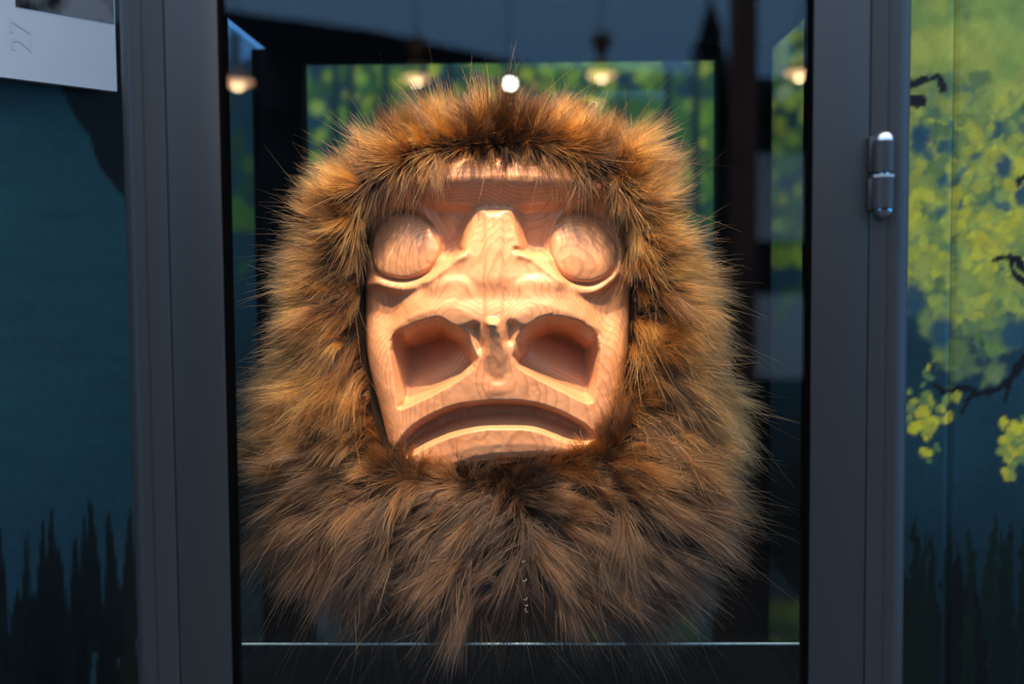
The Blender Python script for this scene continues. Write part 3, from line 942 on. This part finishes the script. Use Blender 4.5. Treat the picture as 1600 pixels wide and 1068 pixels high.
for rid, nm, lb in ((0, "face", None), (1, "eye", "round bulging carved eye"), (2, "eye", "round bulging carved eye"), (3, "nostril", "deep scooped nostril"), (4, "nostril", "deep scooped nostril"),
                    (5, "mouth", "downturned hollow mouth"), (6, "nose", "narrow carved nose ridge"), (7, "brow", "overhanging brow"), (8, "lower_lip", "arched lower lip")):
    sel = Q[kq & (rq == rid)]
    if len(sel) == 0: continue
    uq, inv = np.unique(sel, return_inverse=True)
    o = mesh_np(nm, Vf[uq], inv.reshape(-1, 4), M_WOOD, mask, smooth=True)
    o.data.normals_split_custom_set_from_vertices(Nf[uq].tolist())
    if lb: o['label'] = lb

# ------------------------------------------------------------------ fur
CU, CV = 785.0, 520.0


def polar(pts):
    P = np.array(pts, float) - (CU, CV)
    th = np.arctan2(P[:, 1], P[:, 0]); rr = np.hypot(P[:, 0], P[:, 1])
    o_ = np.argsort(th); th, rr = th[o_], rr[o_]
    return np.concatenate([th - 2 * np.pi, th, th + 2 * np.pi]), np.tile(rr, 3)


IN_T, IN_R = polar([(625, 274), (690, 258), (780, 252), (860, 256), (940, 278), (972, 330), (988, 400), (992, 470), (985, 550), (972, 620), (960, 662), (924, 706), (860, 722), (790, 736), (720, 733), (650, 727), (602, 712), (586, 672), (572, 600), (560, 530), (560, 450), (565, 380), (580, 312)])
SIL = [(740, 122), (800, 112), (880, 118), (960, 150), (1030, 185), (1068, 230), (1085, 310), (1125, 390), (1160, 470), (1168, 560), (1182, 650), (1172, 740), (1130, 830), (1085, 900), (1030, 962), (930, 1004), (830, 1017), (700, 1005), (590, 985), (530, 942), (430, 890), (385, 830), (372, 760), (366, 680), (378, 580), (395, 510), (410, 420), (450, 330), (480, 250), (550, 190), (620, 150), (690, 132)]
OUT_T, OUT_R = polar(SIL)
INSET = 62.0


def ring_of(u, v):
    du_, dv_ = u - CU, v - CV
    th = np.arctan2(dv_, du_); rr = np.hypot(du_, dv_)
    ri = np.interp(th, IN_T, IN_R); ro = np.interp(th, OUT_T, OUT_R) - INSET
    ro = np.maximum(ro, ri + 30)
    return th, (rr - ri) / (ro - ri), ri, ro


def skin_h(s, th):
    bw = sstep(0.35, 0.85, np.sin(th)); tw = sstep(0.35, 0.85, -np.sin(th)); sw = 1 - bw - tw
    hs = np.interp(s, [-0.1, 0, 0.25, 0.5, 0.8, 1, 1.1], [-55, -42, -8, 2, -22, -60, -90])
    ht = np.interp(s, [-0.1, 0, 0.25, 0.5, 0.8, 1, 1.1], [-14, 4, 24, 34, 8, -38, -70])
    hb = np.interp(s, [-0.1, 0, 0.2, 0.5, 0.8, 1, 1.1], [-30, -12, 30, 56, 58, 36, 0])
    return hs * sw + ht * tw + hb * bw


# fur backing: a closed ring of pelt
nt_, ns_ = 160, 15
TH = np.linspace(-np.pi, np.pi, nt_, endpoint=False)
S = np.linspace(-0.06, 1.06, ns_)
TT, SS = np.meshgrid(TH, S, indexing='ij')
RI = np.interp(TT, IN_T, IN_R); RO = np.maximum(np.interp(TT, OUT_T, OUT_R) - INSET, RI + 30)
RR = RI + SS * (RO - RI)
front = facept(CU + RR * np.cos(TT), CV + RR * np.sin(TT), skin_h(SS, TT) - 3 + 0.0)
back = facept(CU + RR * np.cos(TT), CV + RR * np.sin(TT), np.minimum(skin_h(SS, TT) - 6, -70 - 25 * np.sin(np.pi * np.clip(SS, 0, 1))))
ringp = np.concatenate([front, back[:, ::-1]], 1)
ringp[..., 2] = np.maximum(ringp[..., 2], Z_SHELF + 0.002)
n2 = ns_ * 2
ii = np.arange(nt_ * n2).reshape(nt_, n2)
Fr = np.stack([ii, np.roll(ii, -1, 1), np.roll(np.roll(ii, -1, 1), -1, 0), np.roll(ii, -1, 0)], -1).reshape(-1, 4)
mesh_np("fur_backing", ringp.reshape(-1, 3), Fr, M_PELT, mask, smooth=True)


def nearest(A, B):
    out = np.empty(len(A), int)
    for i in range(0, len(A), 4000):
        d = ((A[i:i + 4000, None, :] - B[None]) ** 2).sum(-1)
        out[i:i + 4000] = d.argmin(1)
    return out


def fur_field(u, v, rng):
    """direction (u, v, h) and length for hair rooted at u, v"""
    th, s, ri, ro = ring_of(u, v)
    bw = sstep(0.30, 0.75, np.sin(th)); tw = sstep(0.30, 0.80, -np.sin(th)); sw = np.clip(1 - bw - tw, 0, 1)
    c, n = np.cos(th), np.sin(th)
    # sides
    lo = np.interp(s, [0, 0.2, 0.45, 1], [0.25, 0.45, 0.75, 1.0]); fo_ = np.interp(s, [0, 0.3, 0.6, 1], [0.85, 0.75, 0.45, 0.15])
    D = np.stack([c * lo, n * lo + 0.12, fo_], -1) * sw[:, None]
    # crown: fringe falls over the brow, the rest sweeps up and out
    lo = np.interp(s, [0, 0.22, 0.38, 0.6, 1], [-0.55, -0.35, 0.35, 0.8, 1.0]); fo_ = np.interp(s, [0, 0.2, 0.35, 0.6, 1], [0.22, 0.35, 0.7, 0.5, 0.2])
    side = np.clip((u - 800) / 160, -1, 1)
    D += np.stack([c * lo * 0.9 + 0.35 * side, n * lo + np.where(s < 0.25, 0.35, 0.0), fo_], -1) * tw[:, None]
    # beard: parted on a seam, combed outwards and down
    sg = np.where(u + rng.normal(0, 9, len(u)) < 815, -1.0, 1.0); dist = np.abs(u - 815)
    bu = sg * np.interp(dist, [0, 40, 200, 400], [0.40, 0.75, 0.7, 0.85])
    bv = np.interp(v, [720, 780, 880, 960], [-0.15, 0.25, 0.55, 0.75]) + np.where(u < 815, 0.18, 0.0)
    up = (1 - sstep(0.04, 0.17, s))
    bu = bu * (1 - 0.8 * up); bv = bv * (1 - up) - 0.75 * up
    D += np.stack([bu, bv, np.interp(s, [0, 0.2, 0.6, 1], [0.35, 0.6, 0.38, 0.25])], -1) * bw[:, None]
    D /= np.linalg.norm(D, axis=1, keepdims=True) + 1e-6
    cf = np.exp(-((u - 795) / 66) ** 2)
    lf = np.exp(-((u - 628) / 42) ** 2) + np.exp(-((u - 908) / 46) ** 2)
    L = 74 * sw + (np.interp(s, [0, 0.12, 0.3, 1], [22, 34, 58, 72]) * (1 + (0.45 * lf - 0.2 * cf) * (1 - sstep(0.2, 0.5, s)))) * tw + np.interp(s, [0, 0.12, 0.3, 1], [48, 58, 80, 92]) * bw
    grav = np.stack([0 * u, 0.20 * sw + np.where(s < 0.3, 0.2, 0.05) * tw + 0.25 * bw, -0.12 + 0 * u], -1)
    return th, s, bw, tw, sw, D, L, grav


def grow(name, n, sel_fn, seed, label):
    rng = np.random.default_rng(seed)
    P = np.empty((0, 2))
    while len(P) < n:
        a = np.stack([rng.uniform(400, 1150, n), rng.uniform(150, 985, n)], -1)
        th, s, _, _ = ring_of(a[:, 0], a[:, 1])
        ok = (s > 0) & (s < 1) & sel_fn(a[:, 0], a[:, 1])
        P = np.concatenate([P, a[ok]])
    P = P[:n]
    u, v = P[:, 0], P[:, 1]
    th, s, bw, tw, sw, D, L, grav = fur_field(u, v, rng)
    # locks at two scales
    nb, nsml = max(60, n // 420), max(300, n // 40)
    big = P[rng.integers(n, size=nb)]; sml = P[rng.integers(n, size=nsml)]
    kb, ks = nearest(P, big), nearest(P, sml)
    db = rng.normal(0, 0.27, (nb, 3)); ds = rng.normal(0, 0.20, (nsml, 3))
    lb, ls = rng.uniform(0.78, 1.12, nb), rng.uniform(0.8, 1.15, nsml)
    D = D * np.array([1.0, 1.0, 0.62]); D /= np.linalg.norm(D, axis=1, keepdims=True)
    Dh = D + db[kb] + ds[ks] + rng.normal(0, 0.085, (n, 3))
    Dh[:, 2] = np.maximum(Dh[:, 2], -0.1)
    Dh /= np.linalg.norm(Dh, axis=1, keepdims=True)
    stray = rng.random(n) < 0.05
    Dh[stray] += rng.normal(0, 0.30, (stray.sum(), 3))
    Lh = 1.12 * L * lb[kb] * ls[ks] * rng.uniform(0.55, 1.08, n)
    Lh[stray] *= 1.2
    guard = rng.random(n) < 0.06                    # pale stiff guard hairs
    Lh[guard] *= 1.10
    NP = 7
    tt = np.linspace(0, 1, NP)
    bend = grav + rng.normal(0, 0.10, (nb, 3))[kb] + rng.normal(0, 0.07, (n, 3))
    lift = rng.normal(0, 9, nb)[kb] + rng.normal(0, 5, nsml)[ks]
    root = np.stack([u, v, skin_h(s, th) - 4 + np.clip(lift, -3, 22)], -1)
    # lock centres pull the tips together
    cen = np.stack([sml[:, 0], sml[:, 1]], -1)[ks]
    pull = np.zeros((n, 3)); pull[:, :2] = cen - P
    pull[stray] = 0
    pts = root[:, None, :] + Lh[:, None, None] * (tt[None, :, None] * Dh[:, None, :] + (tt ** 2)[None, :, None] * bend[:, None, :]) \
        + 0.62 * (tt ** 1.3)[None, :, None] * pull[:, None, :]
    W3 = facept(pts[..., 0], pts[..., 1], pts[..., 2])
    # fine hair is springy: keep it in front of the door glass clear
    W3[..., 1] = np.maximum(W3[..., 1], Y_GLASS + 0.012)
    hc = bpy.data.hair_curves.new(name)
    hc.add_curves([NP] * n)
    hc.attributes['position'].data.foreach_set('vector', W3.reshape(-1).astype(np.float32))
    ra = hc.attributes.get('radius') or hc.attributes.new('radius', 'FLOAT', 'POINT')
    thick = rng.uniform(0.00010, 0.00022, n)
    thick[guard] = 0.00023
    rad = thick[:, None] * np.interp(tt, [0, 0.5, 1], [1.0, 0.85, 0.22])[None, :]
    ra.data.foreach_set('value', rad.reshape(-1).astype(np.float32))
    # hair colour: dark under-wool, ginger brown over-hair, greyer and darker towards the beard
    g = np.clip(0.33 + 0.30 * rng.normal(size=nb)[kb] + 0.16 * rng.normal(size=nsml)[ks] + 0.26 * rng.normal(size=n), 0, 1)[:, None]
    g = np.clip(g - (0.38 * np.exp(-((u - 775) / 75) ** 2) * (1 - sstep(220, 290, v)))[:, None], 0, 1)     # darker towards the top centre
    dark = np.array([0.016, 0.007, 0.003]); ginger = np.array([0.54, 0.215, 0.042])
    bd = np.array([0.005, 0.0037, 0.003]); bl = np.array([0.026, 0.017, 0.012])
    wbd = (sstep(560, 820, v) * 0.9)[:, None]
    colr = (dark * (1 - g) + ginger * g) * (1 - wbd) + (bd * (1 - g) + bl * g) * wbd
    colr[guard] = np.clip(colr[guard] * 1.8 + np.array([0.075, 0.05, 0.03]), 0, 0.8)
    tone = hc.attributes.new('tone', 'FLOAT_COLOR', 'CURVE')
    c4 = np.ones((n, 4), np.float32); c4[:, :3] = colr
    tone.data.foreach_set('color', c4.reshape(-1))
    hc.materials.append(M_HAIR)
    o = bpy.data.objects.new(name, hc); COL.objects.link(o)
    o.parent = mask; o.matrix_parent_inverse = Matrix.Translation(-Vector(mask.location))
    o['kind'] = 'stuff'; o['label'] = label
    return o


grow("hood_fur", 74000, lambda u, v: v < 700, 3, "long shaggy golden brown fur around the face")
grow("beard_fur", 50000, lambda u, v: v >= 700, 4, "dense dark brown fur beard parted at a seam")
# pale stitches on the beard seam
for (u, v, a) in ((819, 855, 0.3), (821, 912, -0.5), (823, 921, 0.4), (824, 930, 1.2), (820, 884, -0.2)):
    pts = [facept(np.array(u + 3.0 * math.cos(a + k * 0.9)), np.array(v + 3.0 * math.sin(a + k * 0.9)), np.array(78.0 + 2 * math.sin(k))) for k in range(4)]
    tube_obj("stitch", [tuple(p) for p in pts], 0.00028, M_THREAD, mask, 6)

# ================================================================== BEHIND THE VIEWER (seen as reflections in the glass)
def mirror_pt(u, v, D):
    """a point that shows at pixel u, v mirrored in the door glass, D metres of virtual distance away"""
    p = unproj(u, v, D); return (float(p[0]), 2 * Y_GLASS - float(p[1]), float(p[2]))


M_TIMBER = simple("red_brown_timber", (0.16, 0.06, 0.035), rough=0.6, noise=0.25, nscale=8)
M_DWALL = simple("black_timber_cladding", (0.012, 0.012, 0.012), rough=0.85, noise=0.3, nscale=5)
M_ROOF = simple("black_roofing", (0.010, 0.010, 0.011), rough=0.9, noise=0.2, nscale=9)
M_COPPER = simple("copper_shade", (0.45, 0.17, 0.08), rough=0.35, metal=0.7)
M_BULB = emit_mat("warm_bulb", (1.0, 0.66, 0.34), 140.0)
M_DIFF = emit_mat("glowing_diffuser", (1.0, 0.55, 0.27), 15.0)
M_WHITEBULB = emit_mat("white_bulb", (1.0, 0.97, 0.9), 160.0)
YB = -4.9
box_obj("wall_front", -5.2, 5.2, YB - 0.25, YB, 0, 2.38, M_DWALL)
tag(bpy.data.objects["wall_front"], kind="structure", label="dark timber wall across the yard behind the viewer")
# roof whose ridge line falls to the right
bm = bmesh.new()
top = [(-5.4, 3.15), (-2.4, 3.02), (-0.9, 2.80), (0.0, 2.60), (1.2, 2.52), (5.4, 2.46)]
va = [bm.verts.new((a, YB + 0.25, z)) for a, z in top] + [bm.verts.new((a, YB + 0.25, 2.38)) for a, z in reversed(top)]
vb_ = [bm.verts.new((q_.co.x, YB - 1.2, q_.co.z)) for q_ in va]
bm.faces.new(va); bm.faces.new(list(reversed(vb_)))
for k in range(len(va)): bm.faces.new((va[k], vb_[k], vb_[(k + 1) % len(va)], va[(k + 1) % len(va)]))
o = bm_obj("porch_roof", bm, M_ROOF); tag(o, "black sagging roof reflected across the top of the glass", "roof")
# timber frame with lamps
px_ = mirror_pt(1160, 400, 5.8)[0]
for xx, lb in ((px_, "red brown timber post reflected right of the mask"), (-3.24, "red brown timber post at the far end of the lamp beam")):
    o = box_obj("timber_post", xx - 0.06, xx + 0.06, -4.06, -3.94, 0, 2.998, M_TIMBER, None, 0.005); tag(o, lb, "post")
o = box_obj("timber_beam", -3.6, 2.6, -4.06, -3.94, 3.0, 3.16, M_TIMBER, None, 0.005); tag(o, "red brown timber beam carrying the warm lamps", "beam")
LAMP_LABELS = ["leftmost warm lamp, mirrored in the white printed sign", "warm lamp mirrored at the left edge of the case glass",
               "warm lamp mirrored above the mask, left of the white light", "warm lamp mirrored above the mask, right of the white light",
               "warm lamp mirrored at the right edge of the case glass"]
for (u, v), lb in zip(((82, 138), (371, 131), (650, 124), (940, 119), (1250, 116)), LAMP_LABELS):
    X, Y, Z = mirror_pt(u, v, 5.8)
    L0 = empty("pendant_lamp", (X, Y, Z)); tag(L0, lb, "lamp", "warm pendant lamps in a row")
    lathe_obj("shade", [(0.074, Z + 0.010), (0.066, Z + 0.03), (0.03, Z + 0.075), (0.012, Z + 0.085), (0, Z + 0.085)], X, Y, M_COPPER, L0, 20)
    lathe_obj("diffuser", [(0, Z - 0.012), (0.030, Z - 0.010), (0.055, Z - 0.003), (0.072, Z + 0.009), (0, Z + 0.009)], X, Y, M_DIFF, L0, 20)
    lathe_obj("bulb", [(0, Z - 0.024), (0.010, Z - 0.022), (0.016, Z - 0.014), (0.012, Z - 0.004), (0, Z + 0.0)], X, Y, M_BULB, L0, 14)
    lathe_obj("cap", [(0, Z + 0.20), (0.05, Z + 0.20), (0.05, Z + 0.16), (0.012, Z + 0.09), (0, Z + 0.09)], X, Y, M_COPPER, L0, 14)
    tube_obj("cord", [(X, Y, Z + 0.19), (X, Y, 2.999)], 0.004, M_DARK, L0, 6)
X, Y, Z = mirror_pt(797, 130, 5.7)
g_ = empty("globe_light", (X, Y, Z)); tag(g_, "small round white light mirrored at the top of the fur", "lamp")
lathe_obj("globe", [(0.02 * math.sin(a), Z - 0.02 * math.cos(a)) for a in np.linspace(0, math.pi, 11)], X, Y, M_WHITEBULB, g_, 16)
lathe_obj("socket", [(0, Z + 0.019), (0.010, Z + 0.019), (0.010, Z + 0.05), (0, Z + 0.05)], X, Y, M_DARK, g_, 12)
tube_obj("cord", [(X, Y, Z + 0.05), (X, Y, 2.999)], 0.003, M_DARK, g_, 6)
# two white notices on the dark wall
for (v0, v1), lb in (((240, 375), "upper white notice sheet mirrored at the right of the glass"), ((460, 590), "lower white notice sheet mirrored at the right of the glass")):
    D_ = 2 * Y_GLASS - YB - 0.015
    a = mirror_pt(1166, v0, D_); b_ = mirror_pt(1262, v1, D_)
    nn = empty("notice_sheet", ((a[0] + b_[0]) / 2, YB + 0.006, b_[2])); tag(nn, lb, "notice", "white notices on the dark wall")
    box_obj("sheet", a[0], b_[0], YB + 0.004, YB + 0.010, b_[2], a[2], simple("white_notice", (0.8, 0.8, 0.8), rough=0.5), nn)
    box_obj("mount", a[0] - 0.01, b_[0] + 0.01, YB, YB + 0.004, b_[2] - 0.01, a[2] + 0.01, M_DARK, nn)
# a dark conifer against the sky
X, Y, Z = mirror_pt(1110, 60, 10.5)
tr0 = empty("conifer", (X, Y, 0)); tag(tr0, "dark conifer reflected against the blue sky at upper right", "tree")
rt_ = np.random.default_rng(2)
bm = bmesh.new()
for k in range(16):
    z0 = 1.0 + k * 0.17; rr = 0.72 * (1 - k / 17.0) + 0.05
    n_ = 14
    c_ = bm.verts.new((X, Y, z0 + 0.34))
    rg = [bm.verts.new((X + rr * rt_.uniform(0.6, 1.05) * math.cos(6.283 * j / n_), Y + rr * rt_.uniform(0.6, 1.05) * math.sin(6.283 * j / n_), z0 + rt_.uniform(-0.08, 0.05))) for j in range(n_)]
    for j in range(n_): bm.faces.new((c_, rg[j], rg[(j + 1) % n_]))
bm_obj("foliage", bm, simple("dark_needles", (0.01, 0.016, 0.012), rough=0.9), tr0)
tube_obj("trunk", [(X, Y, 0), (X, Y, 3.4)], 0.07, M_TIMBER, tr0, 8)
